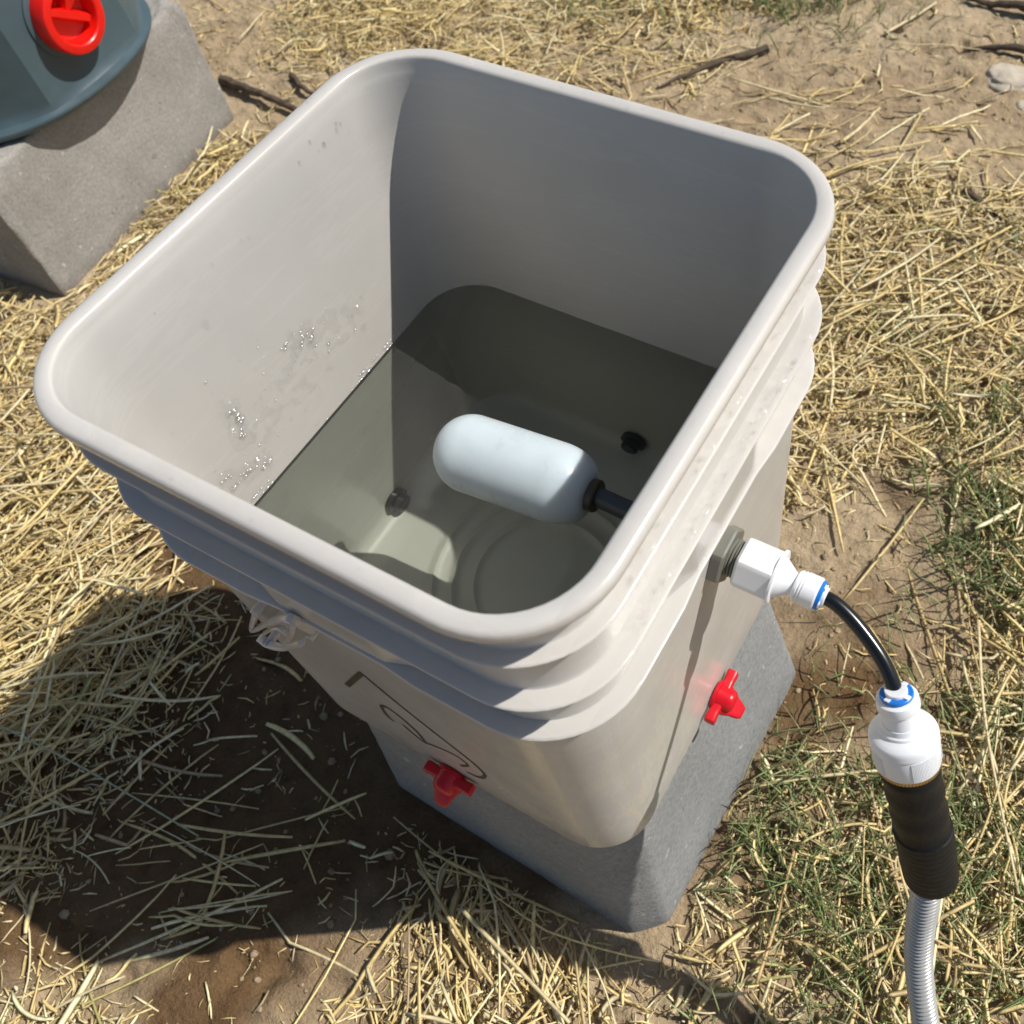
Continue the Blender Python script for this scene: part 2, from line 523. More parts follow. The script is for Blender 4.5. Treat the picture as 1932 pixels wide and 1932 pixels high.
def lay(n, dens, lmin, lmax, rmin, rmax, S, zs, kink=.3, theta=None, skew=2.0, xy=None, tilt=.1):
    x, y = xy if xy is not None else sample_xy(n, dens)
    n = len(x)
    L = lmin + (lmax - lmin) * rng.uniform(0, 1, n) ** skew
    th = rng.uniform(0, math.pi * 2, n) if theta is None else theta + rng.normal(0, .42, n)
    t = np.linspace(-.5, .5, S)
    # slow curvature, and one kink on some
    curv = rng.normal(0, kink, n)
    knk = (rng.uniform(0, 1, n) < .38) * rng.normal(0, .8, n); kp = rng.uniform(-.3, .3, n)
    ang = th[:, None] + curv[:, None] * t[None] + knk[:, None] * (t[None] > kp[:, None])
    st = L[:, None] / (S - 1)
    dx = np.cos(ang) * st; dy = np.sin(ang) * st
    px = np.cumsum(dx, 1); py = np.cumsum(dy, 1)
    px = x[:, None] + px - px.mean(1, keepdims=True); py = y[:, None] + py - py.mean(1, keepdims=True)
    dn = dens(x, y)
    h0 = rng.uniform(0, 1, n) ** 1.6 * zs * (.25 + dn)
    tl = rng.normal(0, tilt, n) * np.minimum(1, .06 / L)
    pz = gz(px, py)
    pm = pz.mean(1, keepdims=True)
    w = np.clip(L / .05, 0, 1)[:, None] * .75
    pz = pz * (1 - w) + pm * w + h0[:, None] + (tl * L)[:, None] * t[None] * 2 + .0012
    pz = np.maximum(pz, gz(px, py) + .0004)
    P = np.stack([px, py, pz], 2)
    r = rng.uniform(rmin, rmax, n) * (.6 + .4 * np.clip(L / .08, 0, 1))
    rad = r[:, None] * (1 - .35 * np.abs(t[None] * 2) ** 3)
    c = np.clip(STRAW[rng.choice(len(STRAW), n, p=[.28, .2, .19, .11, .07, .12, .03])] * rng.uniform(.82, 1.22, (n, 1)), 0, .88)
    ok = ~inside(P)
    return P[ok], rad[ok], c[ok]

def cat(*L):
    return [np.concatenate([l[i] for l in L], 0) for i in range(3)]

long_ = lay(3600, straw_density, .03, .16, .0008, .0022, 8, .024)
med = lay(15000, straw_density, .010, .05, .0008, .0024, 8, .018, skew=1.5)
# bundles lying in one direction, as dropped from a flake of hay
B = []
for cx, cy, s, th, n in [(-.55, -.24, .07, 1.15, 330), (-.62, -.16, .08, 1.3, 300), (.03, -.27, .05, -.9, 110), (.07, -.22, .05, -.75, 90), (-.68, -.06, .09, .9, 260),
                         (.09, .60, .10, .9, 160), (-.10, .93, .10, .7, 150), (.16, .68, .08, .75, 110), (.33, .22, .07, -.9, 80), (-.72, .93, .10, .6, 120), (-.25, -.26, .07, .5, 60), (.38, .02, .06, -1.2, 60)]:
    x = rng.normal(cx, s, n); y = rng.normal(cy, s, n)
    n = int(n * .6); x = x[:n]; y = y[:n]
    B.append(lay(n, straw_density, .04, .18, .0008, .0022, 8, .032, kink=.25, theta=th, skew=1.4, xy=(x, y)))
flakes = lay(7500, straw_density, .012, .075, .0014, .0034, 8, .022, kink=.7)
fo = strands(*flakes, 'straw_leaves', M['straw'], flat=.14)
tag(fo, 'flat papery leaf shreds mixed among the straw stalks', 'straw leaves', kind='stuff')
so = strands(*cat(long_, med, *B), 'straw_litter', M['straw'])
tag(so, 'loose golden straw stalks scattered and matted over the bare dirt', 'straw', kind='stuff')
chaff = lay(80000, lambda x, y: np.clip(straw_density(x, y) + .05, 0, 1), .003, .022, .0005, .0018, 3, .010, kink=.6)
co_ = strands(*chaff, 'straw_chaff', M['straw'])
tag(co_, 'fine broken chaff and short straw bits covering the dirt', 'chaff', kind='stuff')

def clods(n):
    bm = bmesh.new(); bmesh.ops.create_icosphere(bm, subdivisions=1, radius=1)
    bv = np.array([v.co for v in bm.verts]); bf = np.array([[v.index for v in f.verts] for f in bm.faces]); bm.free()
    x, y = sample_xy(n, lambda x, y: np.clip(1.0 - straw_density(x, y) * .6, 0, 1))
    ok = ~inside(np.stack([x, y], 1)[:, None, :]); x = x[ok]; y = y[ok]; n = len(x)
    sz = .0008 + .0036 * rng.uniform(0, 1, n) ** 5
    V = bv[None] * (sz[:, None] * rng.uniform(.7, 1.3, (n, 1)))[:, :, None] * rng.uniform(.65, 1.3, (n, len(bv), 1)) * np.array([1, 1, .7])
    V = V + np.stack([x, y, gz(x, y) + sz * .25], 1)[:, None, :]
    F = (bf[None] + (np.arange(n) * len(bv))[:, None, None]).reshape(-1, 3)
    me = bpy.data.meshes.new('dirt_clods'); co = V.reshape(-1, 3)
    me.vertices.add(len(co)); me.vertices.foreach_set('co', co.ravel())
    me.loops.add(F.size); me.loops.foreach_set('vertex_index', F.ravel())
    me.polygons.add(len(F)); me.polygons.foreach_set('loop_start', np.arange(len(F)) * 3)
    me.update(calc_edges=True)
    tag(link('dirt_clods', me, M['dirt']), 'small crumbs and clods of dry dirt lying loose on the ground', 'dirt clods', kind='stuff')
clods(9000)

def grass_density(x, y):
    d = .0 * x
    for cx, cy, r, a in [(.30, .02, .10, 1.0), (.36, .12, .07, .5), (.40, -.06, .12, 1.0), (.30, .40, .10, .55), (.36, .52, .10, .6), (.18, -.05, .05, .5), (-.30, 1.28, .12, .7), (.33, .33, .05, .6), (.10, .58, .06, .25),
                         (-.62, 1.15, .1, .3), (.17, .80, .06, .2)]:
        d = d + a * gauss(x, y, cx, cy, r)
    return np.clip(d * (.35 + 1.3 * (fbm(x, y, 18, 61, 3) > .48)), 0, 1) * .8

def make_grass(n):
    x, y = sample_xy(n, grass_density)
    S = 7; t = np.linspace(0, 1, S)
    L = rng.uniform(.018, .055, n); th = rng.uniform(0, 2 * math.pi, n); lean = rng.uniform(.5, 1.35, n)
    el = lean[:, None] * (.35 + .8 * t[None])
    st = L[:, None] / (S - 1)
    hx = np.cumsum(np.sin(el) * st, 1); hz = np.cumsum(np.cos(el) * st, 1)
    P = np.stack([x[:, None] + hx * np.cos(th)[:, None], y[:, None] + hx * np.sin(th)[:, None], gz(x, y)[:, None] - .002 + np.maximum(hz, .001)], 2)
    rad = rng.uniform(.0007, .0014, n)[:, None] * (1.02 - t[None] ** 2)
    G = np.array([(.20, .27, .09), (.27, .33, .13), (.33, .37, .17), (.44, .43, .22), (.15, .21, .08)])
    c = G[rng.integers(0, 5, n)] * rng.uniform(.75, 1.2, (n, 1))
    ok = ~inside(P)
    return P[ok], rad[ok], c[ok]
go = strands(*make_grass(4600), 'green_grass', M['grass'], flat=.25)
tag(go, 'short green grass coming up through the straw', 'grass', kind='stuff')

# ------------------------------------------------------------ single straws, twigs and stones
def single_straw(pts, r, label, col=(.64, .53, .30), lift=.012):
    n = max(6, len(pts) * 4)
    path = catmull([Vector((a[0], a[1], 0)) for a in pts], 6)
    P = np.array([[p.x, p.y, 0] for p in path])
    g = gz(P[:, 0], P[:, 1]); 
    P[:, 2] = np.linspace(g[0], g[-1], len(P)) + lift
    P[:, 2] = np.maximum(P[:, 2], g + .002)
    rad = np.full((1, len(P)), r) * (1 - .3 * np.linspace(0, 1, len(P)))[None]
    o = strands(P[None], rad, np.array([col]), 'straw_stalk', M['straw'], sides=4, flat=.7)
    return tag(o, label, 'straw stalk', 'long single straw stalks')
single_straw([(.019, .569), (.08, .66), (.17, .814)], .0028, 'long thick golden straw stalk lying right of the bucket, pointing to the right edge', (.66, .50, .22), .02)
single_straw([(.306, .25), (.345, .15), (.412, .023)], .0024, 'straight pale straw stalk along the right edge beyond the black sleeve', lift=.03)
single_straw([(-.536, -.298), (-.40, -.285), (-.252, -.278)], .0014, 'long thin grey green stalk crossing the shadowed straw at lower left', (.42, .44, .26), .03)
single_straw([(-.001, -.211), (.06, -.225), (.128, -.24)], .0026, 'thick pale straw stalk pointing down from the block toward the bottom edge', lift=.025)
single_straw([(.179, .007), (.225, .04), (.273, .071)], .0022, 'pale level straw stalk between the block and the black sleeve', lift=.015)
single_straw([(-.14, 1.19), (-.11, 1.25), (-.092, 1.291)], .0034, 'straight pale straw stalk on bare dirt near the top edge', lift=.006)
single_straw([(-.10, .905), (-.085, .96), (-.08, 1.012)], .0034, 'bent pale straw stalk on bare dirt above the bucket right corner', lift=.006)
single_straw([(.25, -.14), (.245, -.09), (.235, -.03)], .0022, 'upright tan straw stalk leaning in the grass below the block', (.55, .38, .17), .02)

def twig(pts, r, label, dark=1):
    path = catmull([Vector((x, y, float(gz(x, y)) + z)) for x, y, z in pts], 7)
    mb = MB(); L = len(path)
    for p in path: p += Vector(mnoise.noise_vector(p * 60)) * r * .5
    tube(mb, path, lambda i, s: r * (1 - .75 * i / L) * (1 + .25 * mnoise.noise(Vector((s * 90, r * 900, 3)))), 9)
    o = mb.build('twig', M['twig'])
    tag(o, label, 'twig', 'dead twigs on the ground')
twig([(.12, 1.21, .010), (.05, 1.215, .008), (-.016, 1.204, .003)], .008, 'dark twig on bare dirt just above the largest pale stone')
twig([(.12, 1.33, .012), (.04, 1.325, .012), (-.05, 1.325, .004)], .012, 'thick dark stick cut off by the top right corner')
twig([(-.294, 1.085, .008), (-.36, 1.0, .010), (-.411, .924, .004)], .007, 'grey weathered twig lying above the bucket back rim')
twig([(-1.09, .655, .006), (-1.0, .645, .014), (-.90, .635, .010), (-.83, .60, .004)], .009, 'dark curved twig between the cinder block and the bucket rim')
twig([(.09, .875, .004), (.14, .845, .010), (.20, .80, .008)], .005, 'thin forked dark twig near the right edge above the long stalk')
twig([(-.98, .71, .006), (-.93, .685, .012), (-.86, .68, .004)], .006, 'short crooked twig behind the bucket left rim, above the curved one')

def stone(x, y, s, label, seed):
    bm = bmesh.new(); bmesh.ops.create_icosphere(bm, subdivisions=4, radius=1)
    for v in bm.verts:
        d = 1 + .35 * mnoise.noise(v.co * 1.3 + Vector((seed, 0, 0))) + .12 * mnoise.noise(v.co * 4 + Vector((0, seed, 0)))
        v.co = Vector((v.co.x * s[0] * d + x, v.co.y * s[1] * d + y, v.co.z * s[2] * d + float(gz(x, y)) + s[2] * .15))
    me = bpy.data.meshes.new('stone'); bm.to_mesh(me); bm.free(); me.shade_smooth()
    tag(link('stone', me, M['stone']), label, 'stone', 'pale stones in the dirt')
stone(.068, 1.15, (.036, .03, .010), 'largest pale flat stone lying in bare dirt by the upper right edge', 1)
stone(.108, 1.10, (.014, .012, .007), 'small pale stone just below the largest stone at the upper right edge', 5)
stone(-.575, .03, (.022, .018, .006), 'pale flat stone on the dirt left of the dark shadow, under the bucket collar', 9)
stone(-.47, -.005, (.020, .016, .006), 'pale clod of dried dirt at the upper edge of the bucket shadow', 12)

# ------------------------------------------------------------ pier block under the bucket
ASP = .991
def rring(A, r, z, nc=10, ns=1, asp=1.0, prof=None, o=(0, 0), rot=0):
    """closed rounded-square ring; prof(s, side) gives an extra outward offset along a side"""
    pts = []
    c, s_ = math.cos(rot), math.sin(rot)
    Nn = [(1, 0), (0, 1), (-1, 0), (0, -1)]
    for k, (sx, sy) in enumerate([(1, 1), (-1, 1), (-1, -1), (1, -1)]):
        for i in range(nc + 1):
            a = (i / nc + k) * math.pi / 2
            pts.append((sx * (A - r) + r * math.cos(a), sy * (A - r) + r * math.sin(a)))
        # side following this corner, facing Nn[(k+1)%4]
        if ns > 1:
            n_ = Nn[(k + 1) % 4]; tdir = (-n_[1], n_[0]); L = A - r
            for j in range(1, ns):
                q = -L + 2 * L * j / ns
                off = prof(q, (k + 1) % 4) if prof else 0
                pts.append((n_[0] * (A + off) + tdir[0] * q, n_[1] * (A + off) + tdir[1] * q))
    out = []
    for x, y in pts:
        y *= asp
        out.append(Vector((x * c - y * s_ + o[0], x * s_ + y * c + o[1], z)))
    return out

t = None
mb = MB()
def cring(A, ch, br, z, o, rot, ns=14):
    """square ring with chamfered corners, the chamfer's own corners slightly rounded"""
    C = [(A, -A + ch), (A, A - ch), (A - ch, A), (-A + ch, A), (-A, A - ch), (-A, -A + ch), (-A + ch, -A), (A - ch, -A)]
    pts = []
    for k in range(8):
        p0, p, p1 = Vector(C[k - 1]), Vector(C[k]), Vector(C[(k + 1) % 8])
        a = p + (p0 - p).normalized() * br; b = p + (p1 - p).normalized() * br
        for t_ in (0, .33, .67, 1):
            pts.append(a * (1 - t_) ** 2 + p * 2 * t_ * (1 - t_) + b * t_ ** 2)
        nb_ = p1 + (p - p1).normalized() * br
        m_ = ns if k % 2 == 0 else 4
        for j in range(1, m_): pts.append(b.lerp(nb_, j / m_))
    c, s_ = math.cos(rot), math.sin(rot)
    return [Vector((q.x * c - q.y * s_ + o[0], q.x * s_ + q.y * c + o[1], z)) for q in pts]
PB = Vector((.0108, .0030)); PT = Vector((.0010, .0005))
pz = [(GZ - .01, .1550, 0), (GZ + .004, .1550, 0)] + [(GZ + .004 + .2075 * k / 12, .1550 - .0240 * k / 12, k / 12) for k in range(1, 13)] + [(-.3795, .1302, 1), (-.3780, .1285, 1), (-.3766, .1250, 1)]
mb.loft([cring(a, .024, .006, z, PB.lerp(PT, f), -.0248 * (1 - f)) for z, a, f in pz])
o = mb.build('concrete_block', M['pier'], sharp=50)
for v in o.data.vertices:
    v.co += Vector(mnoise.noise_vector(v.co * 55)) * .0006
tag(o, 'grey tapered concrete pier block with rounded corners, under the bucket', 'concrete block')

# ------------------------------------------------------------ bucket
WZ = -.178
bucket = empty('square_bucket', (0, 0, -.376), 'pale grey square plastic bucket with ribbed collar, half full of water', 'bucket')
RI, RO = .038, .052
def bossc(q):     # 1 in the middle of a side, 0 near the corners
    a = abs(q)
    return min(1, max(0, (.054 - a) / .020))
def bprof(v): return lambda q, k: v * bossc(q)
rows = []
def row(A, z, r=RO, off=0.0): rows.append((A, z, r, off))
row(.1395, -.3765, .040); row(.1425, -.3745, .043); row(.1433, -.368, .044)
for k in range(1, 8): row(.1433 - .0008 * k / 8, -.368 + .249 * k / 8, .0445)
row(.1423, -.1185, .048)
row(.1430, -.1178, .048); row(.1496, -.1172, .053, -.0015); row(.1508, -.1168, .054, -.0018); row(.1512, -.1160, .054, -.0018); row(.1508, -.1151, .054, -.0018); row(.1498, -.1147, .053, -.0018)
row(.1404, -.1146, .0415, .0066); row(.1408, -.1141, .041, .0068); row(.1406, -.112, .041, .0070); row(.1406, -.095, .041, .0070); row(.1406, -.0785, .041, .0070)
row(.1402, -.0775, .041, .0074); row(.1496, -.0763, .051); row(.1504, -.0760, .051); row(.1507, -.0755, .051); row(.1504, -.0749, .051); row(.1496, -.0746, .051)
row(.1412, -.0744, .0415); row(.1408, -.0739, .041); row(.1406, -.072, .041); row(.1406, -.054, .041); row(.1406, -.0355, .041)
row(.1402, -.0345, .041); row(.1478, -.0333, .050); row(.1485, -.0330, .050); row(.1488, -.0325, .050); row(.1485, -.0320, .050); row(.1478, -.0317, .050)
row(.1412, -.0315, .0415); row(.1408, -.0310, .041); row(.1407, -.029, .041); row(.1407, -.012, .041); row(.1403, -.0105, .0415)
row(.1470, -.0092, .051); row(.1492, -.0086, .052); row(.1502, -.0070, .053); row(.1505, -.0045, .053); row(.1502, -.0022, .053); row(.1494, -.0008, .052); row(.1480, -.0001, .051)
row(.1455, .0001, .048); row(.1422, .0000, .0445); row(.1408, -.0006, .042); row(.1401, -.0018, .0405); row(.1397, -.0040, .0395); row(.1388, -.0085, .0388); row(.1382, -.013, .0385)
for k in range(1, 7): row(.1380 + .0003 * k / 6, -.012 - .15 * k / 6, .0385)
row(.1384, -.178, .0385); row(.1390, -.22, .0385); row(.1396, -.30, .039); row(.1399, -.352, .039)
row(.1390, -.362, .038); row(.1368, -.3685, .036); row(.132, -.3715, .034)
rings = [rring(A, r, z, 12, 64, ASP, bprof(off) if off else None) for A, z, r, off in rows]
# moulded rings in the floor (raised concentric ridges)
mb = MB()
mb.loft(rings, True, False)
nb = len(rings[0]); last = (len(rings) - 1) * nb
prev = rings[-1]
def squircle_to_circle(f, z):
    out = []
    for p in rings[-1]:
        a = math.atan2(p.y, p.x); R0 = .132
        c = Vector((math.cos(a) * R0 * f, math.sin(a) * R0 * f, z)); s = Vector((p.x * f, p.y * f, z))
        wgt = min(1, max(0, (1 - f) / .25))
        out.append(s.lerp(c, wgt))
    return out
fl = []
for f in np.linspace(.97, .03, 60):
    z = -.3722
    for c in (.64, .52, .40):
        z += .0026 * math.exp(-((f - c) / .022) ** 2)
    fl.append(squircle_to_circle(float(f), z))
allr = [rings[-1]] + fl
base_i = len(mb.v) - nb
mb2v = [p for r in fl for p in r]
st = len(mb.v)
mb.v += [tuple(p) for p in mb2v]
def rid(i, k): return base_i + k if i == 0 else st + (i - 1) * nb + k
for i in range(len(allr) - 1):
    for k in range(nb):
        l = (k + 1) % nb
        mb.f.append([rid(i, k), rid(i, l), rid(i + 1, l), rid(i + 1, k)])
mb.f.append([rid(len(allr) - 1, k) for k in range(nb)])
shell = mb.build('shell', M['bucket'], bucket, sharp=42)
shell.cycles.is_caustics_receiver = True

# printed outline mark low on the front wall
def ribbon_on_front(mb, pts, wd):
    path = catmull([Vector((x, 0, z)) for x, z in pts], 6)
    L = []; 
    for i, p in enumerate(path):
        tt = (path[min(i + 1, len(path) - 1)] - path[max(i - 1, 0)]).normalized()
        nn = Vector((-tt.z, 0, tt.x)); 
        for sgn in (-1, 1):
            q = p + nn * wd / 2 * sgn
            A = .1433 - .0008 * (q.z + .368) / .249
            L.append((q.x, -A * ASP - .0003, q.z))
    mb.add(L, [[2 * i, 2 * i + 1, 2 * i + 3, 2 * i + 2] for i in range(len(path) - 1)])
mb = MB()
ribbon_on_front(mb, [(-.0550, -.2630), (-.0430, -.2425), (-.0300, -.2200), (-.0180, -.1998)], .0042)
ribbon_on_front(mb, [(-.0185, -.1975), (-.0126, -.208), (-.0016, -.2270), (.0145, -.2500), (.0300, -.2700), (.0405, -.2849), (.0446, -.3016), (.0386, -.3186), (.0308, -.3283), (.0233, -.3308)], 0.0030)
ribbon_on_front(mb, [(-.0181, -.2896), (-.0136, -.3013), (-.0067, -.3102), (-.0052, -.3000), (-.0055, -.2871), (-.011, -.2705), (-.0192, -.2605), (-.0250, -.2630), (-.0289, -.2704), (-.0313, -.2898), (-.0278, -.2959)], 0.0030)
ribbon_on_front(mb, [(-.0067, -.3102), (.0072, -.2999), (.0225, -.293), (.0295, -.2960), (.0302, -.3049), (.0204, -.3204)], .0024)
mk = mb.build('printed_mark', M['ink'], bucket, smooth=False)

# clear plastic handle clip on the front wall
cl = MB()
def bar(mb, a, b, w1, w2, up=(0, 0, 1)):
    a = Vector(a); b = Vector(b); d = (b - a).normalized(); s = d.cross(Vector(up)).normalized(); u = s.cross(d)
    rg = []
    for p in (a, a.lerp(b, .06), a.lerp(b, .94), b):
        k = .8 if p in (a, b) else 1
        rg.append([p + s * w1 / 2 * k + u * w2 / 2 * k, p - s * w1 / 2 * k + u * w2 / 2 * k, p - s * w1 / 2 * k - u * w2 / 2 * k, p + s * w1 / 2 * k - u * w2 / 2 * k])
    mb.loft(rg)
CO = [Vector(a) for a in [(-0.0616, -0.15, -0.142), (-0.0932, -0.15, -0.1961), (-0.0544, -0.15, -0.1481), (-0.0293, -0.15, -0.1179), (-0.0187, -0.15, -0.1112), (-0.0323, -0.145, -0.1544)]]
CI = [Vector(a) for a in [(-0.0798, -0.15, -0.1884), (-0.0573, -0.15, -0.1593), (-0.047, -0.15, -0.149), (-0.0445, -0.15, -0.1578)]]
CB = [Vector(a) for a in [(-0.098, -0.15, -0.214), (-0.0927, -0.15, -0.2179), (-0.0722, -0.15, -0.2018), (-0.0367, -0.15, -0.158)]]
CT = [Vector(a) for a in [(-0.0137, -0.15, -0.1055), (-0.0259, -0.15, -0.1278), (-0.0485, -0.15, -0.1629)]]
def strip(pts, r, sy=2.0, y0=0.0):
    path = catmull(pts, 5); mb_ = MB(); tube(mb_, path, r, 10)
    ym = pts[0].y
    cl.add([(v[0], ym + (v[1] - ym) * sy + y0, v[2]) for v in mb_.v], mb_.f)
strip(CO, .0017, 1.7); strip(CI, .0012, 1.5); strip(CB, .0018, 1.6); strip(CT, .0015, 1.0, -.004)
for e_ in (CO[0], CO[-1], CB[1]):
    tube(cl, [e_ + Vector((0, -.002, 0)), e_ + Vector((0, .010, 0))], .0026, 10)
cl.build('handle_clip', M['clip'], bucket, sharp=30)

# ------------------------------------------------------------ water in the bucket
mb = MB()
def wv(x, y): return .00008 * math.sin(x * 85 + y * 40 + 1) + .00007 * math.sin(y * 120 - x * 60) + .00006 * math.sin(x * 210 + 2) * math.cos(y * 170)
wr = [rring(.1402, .0388, -.3745, 12, 16, ASP), rring(.1402, .0388, WZ, 12, 16, ASP)]
for A, dz in ((.1385, 0), (.134, 0), (.131, 0)):
    wr.append(rring(A, .038 - (.1386 - A), WZ + dz, 12, 16, ASP))
for f in np.linspace(.95, .04, 34):
    wr.append([Vector((p.x * f / 1, p.y * f / 1, WZ)) for p in rring(.131, .03, 0, 12, 16, ASP)])
for r_ in wr[2:]:
    for p in r_: p.z += .0 * wv(p.x, p.y) * min(1, max(0, (.139 - max(abs(p.x), abs(p.y))) / .01))
mb.loft(wr)
wo = mb.build('bucket_water', M['water'], None, sharp=80)
tag(wo, 'still greenish water filling the lower half of the square bucket', 'water')
try: wo.cycles.is_caustics_caster = True
except Exception: pass

# ------------------------------------------------------------ float valve
FY, FZ = .003, -.1565
fv = empty('float_valve', (.11, FY, FZ), 'white capsule float on a grey arm, fixed through the bucket wall', 'float valve')
fa, fb = Vector((-.0500, -.0005, -.1660)), Vector((.0600, .0065, -.1615))
ax = (fb - fa)
Lf = ax.length; rf = .0248
prof = []
for k in range(15):
    a = math.pi / 2 * k / 14
    prof.append((rf * .96 * (1 - math.cos(a)), max(.0004, rf * math.sin(a) ** .96)))
prof += [(Lf * .45, rf), (Lf - .0265, rf)]
for k in range(1, 15):
    a = math.pi / 2 * k / 14
    prof.append((Lf - .0265 + .0225 * math.sin(a), rf * (1 - .06 * k / 14) * (.42 + .58 * math.cos(a) ** .85)))
prof += [(Lf - .002, .0098), (Lf, .0095)]
mb = MB(); turned(mb, fa, ax, prof, 56); mb.build('float', M['float'], fv, sharp=40)
mb = MB(); turned(mb, fb - ax.normalized() * .004, ax, [(0, .0093), (.0008, .0102), (.0045, .0102), (.0055, .0094)], 32); mb.build('float_collar', M['collar'], fv)
mb = MB(); tube(mb, catmull([fb, (.085, .0055, -.1605), (.112, .004, -.158), (.1365, FY, FZ)], 8), .0062, 24); mb.build('arm', M['stem'], fv)
mb = MB(); turned(mb, (.1300, FY, FZ), (1, 0, 0), [(0, .0145), (.001, .0155), (.0075, .0155), (.0088, .0148)], 48, 6, .4); mb.build('inner_nut', M['stem'], fv, sharp=30)
mb = MB(); turned(mb, (.1424, FY, FZ), (1, 0, 0), [(0, .0178), (.0010, .0185), (.0062, .0185), (.0074, .0176)], 60, 6, .35); mb.build('lock_nut', M['grey'], fv, sharp=25)
th = [(0, .0100)]
for k in range(7):
    th += [(.0012 + k * .0019, .0100), (.0019 + k * .0019, .0112), (.0024 + k * .0019, .0112)]
mb = MB(); turned(mb, (.1480, FY, FZ), (1, 0, 0), th, 40); mb.build('threaded_stem', M['grey'], fv, sharp=40)

# ------------------------------------------------------------ white push-fit connector on the valve
pc = empty('tube_connector', (.156, FY, FZ), 'white hex push-fit connector screwed onto the grey bulkhead nut', 'connector', 'white tube connectors')
mb = MB(); turned(mb, (.1555, FY, FZ), (1, 0, 0), [(0, .0142), (.0018, .0163), (.0205, .0163), (.0212, .0158)], 72, 6, .25)
turned(mb, (.1764, FY, FZ), (1, 0, 0), [(0, .0150), (.0004, .0158), (.0018, .0158), (.0022, .0150)], 48)
mb.build('hex_body', M['white'], pc, sharp=22)
mb = MB(); turned(mb, (.1782, FY, FZ), (1, .0, 0), [(0, .0122), (.0045, .0092), (.0075, .0070), (.0092, .0064), (.0102, .0066)], 40); mb.build('cone', M['white'], pc)
mb = MB(); turned(mb, (.1878, FY, FZ), (1, .0, 0), [(0, .0064), (.0006, .0084), (.0018, .0090), (.0024, .0090), (.0027, .0085), (.0032, .0085), (.0035, .0092), (.0042, .0092), (.0044, .0087), (.0048, .0087), (.0052, .0094), (.0128, .0094), (.0136, .0088)], 48); mb.build('push_collar', M['white'], pc, sharp=35)
def locking_clip(parent, org, axis, rr=.0078):
    d, u, v = frame(axis); org = Vector(org)
    mb = MB(); turned(mb, org, axis, [(0, rr), (.0005, rr * 1.06), (.0020, rr * 1.06), (.0024, rr * 1.0)], 40); mb.build('locking_clip', M['blue'], parent)
    mb = MB(); turned(mb, org + d * .0015, axis, [(0, rr * .72), (.0026, rr * .72), (.0030, rr * .68)], 36)
    for k in range(4):
        a = k * math.pi / 2 + .5; c = org + d * .0021 + (u * math.cos(a) + v * math.sin(a)) * rr * .88
        bar(mb, c - (u * math.cos(a) + v * math.sin(a)) * .0014, c + (u * math.cos(a) + v * math.sin(a)) * .0012, .0030, .0016, tuple(d))
    mb.build('collet', M['white'], parent, sharp=35)
locking_clip(pc, (.2013, FY, FZ), (1, 0, 0))

# ------------------------------------------------------------ black tube
T1 = Vector((.258, -.0229, -.1764))
tp = catmull([(.196, FY, FZ), (.2030, FY, FZ), (.2124, .0022, -.1572), (.2266, -.0026, -.1611), (.2432, -.0110, -.1672), (.2540, -.0190, -.1738), T1 + Vector((.0002, -.0002, -.0030)), T1 + Vector((.0018, -.0018, -.008))], 8)
mb = MB(); tube(mb, tp, .0041, 28)
tag(mb.build('black_tube', M['black']), 'glossy black plastic tube curving between the two white connectors', 'tube')

# ------------------------------------------------------------ second connector, sleeve, conduit
cpt = [Vector(a) for a in [(.258, -.0229, -.1764), (.2804, -.0393, -.2269)]]
A2 = (cpt[1] - cpt[0]).normalized()
hc = empty('tube_connector', cpt[0], 'white round threaded push-fit connector capping the black rubber sleeve', 'connector', 'white tube connectors')
q = cpt[0] + A2 * .001
mb = MB(); turned(mb, q, A2, [(-.0006, .0100), (0, .0110), (.0052, .0115), (.0060, .0112), (.0064, .0096), (.0150, .0098), (.0175, .0100)], 48); mb.build('push_collar', M['white'], hc, sharp=35)
locking_clip(hc, cpt[0], -A2, .0083)
# ribs round the collar mouth
mb = MB(); turned(mb, q + A2 * .0165, A2, [(0, .0104), (.0030, .0110), (.0036, .0122), (.0052, .0124), (.0062, .0150), (.0074, .0175), (.0086, .0184), (.0104, .0187), (.0138, .0187), (.0144, .0180), (.0150, .0181), (.0300, .0177), (.0312, .0170)], 64); mb.build('cap', M['white'], hc, sharp=35)
d2, u2, v2 = frame(A2)
mb = MB()
for k in range(20):
    a = -2.2 + k * .045
    for s0 in (0, math.pi / 2 * 1.15, math.pi, -math.pi / 2 * .85):
        rd = u2 * math.cos(a + s0) + v2 * math.sin(a + s0)
        c = q + A2 * .0320 + rd * .0179
        bar(mb, c, c + A2 * .0135, .0006, .0010, tuple(rd))
mb.build('grip_ribs', M['white'], hc, sharp=30)
br = empty('brass_ring', q + A2 * .047, 'thin knurled brass thread ring between white cap and black sleeve', 'ring')
mb = MB(); 
rg = []
for h, r in ((0, .0150), (.0002, .0170), (.0026, .0170), (.0028, .0150)):
    rg.append([q + A2 * (.0468 + h) + (u2 * math.cos(a) + v2 * math.sin(a)) * (r + .0005 * (k % 2)) for k, a in enumerate([2 * math.pi * k / 120 for k in range(120)])])
mb.loft(rg); mb.build('knurled_ring', M['brass'], br, sharp=25)

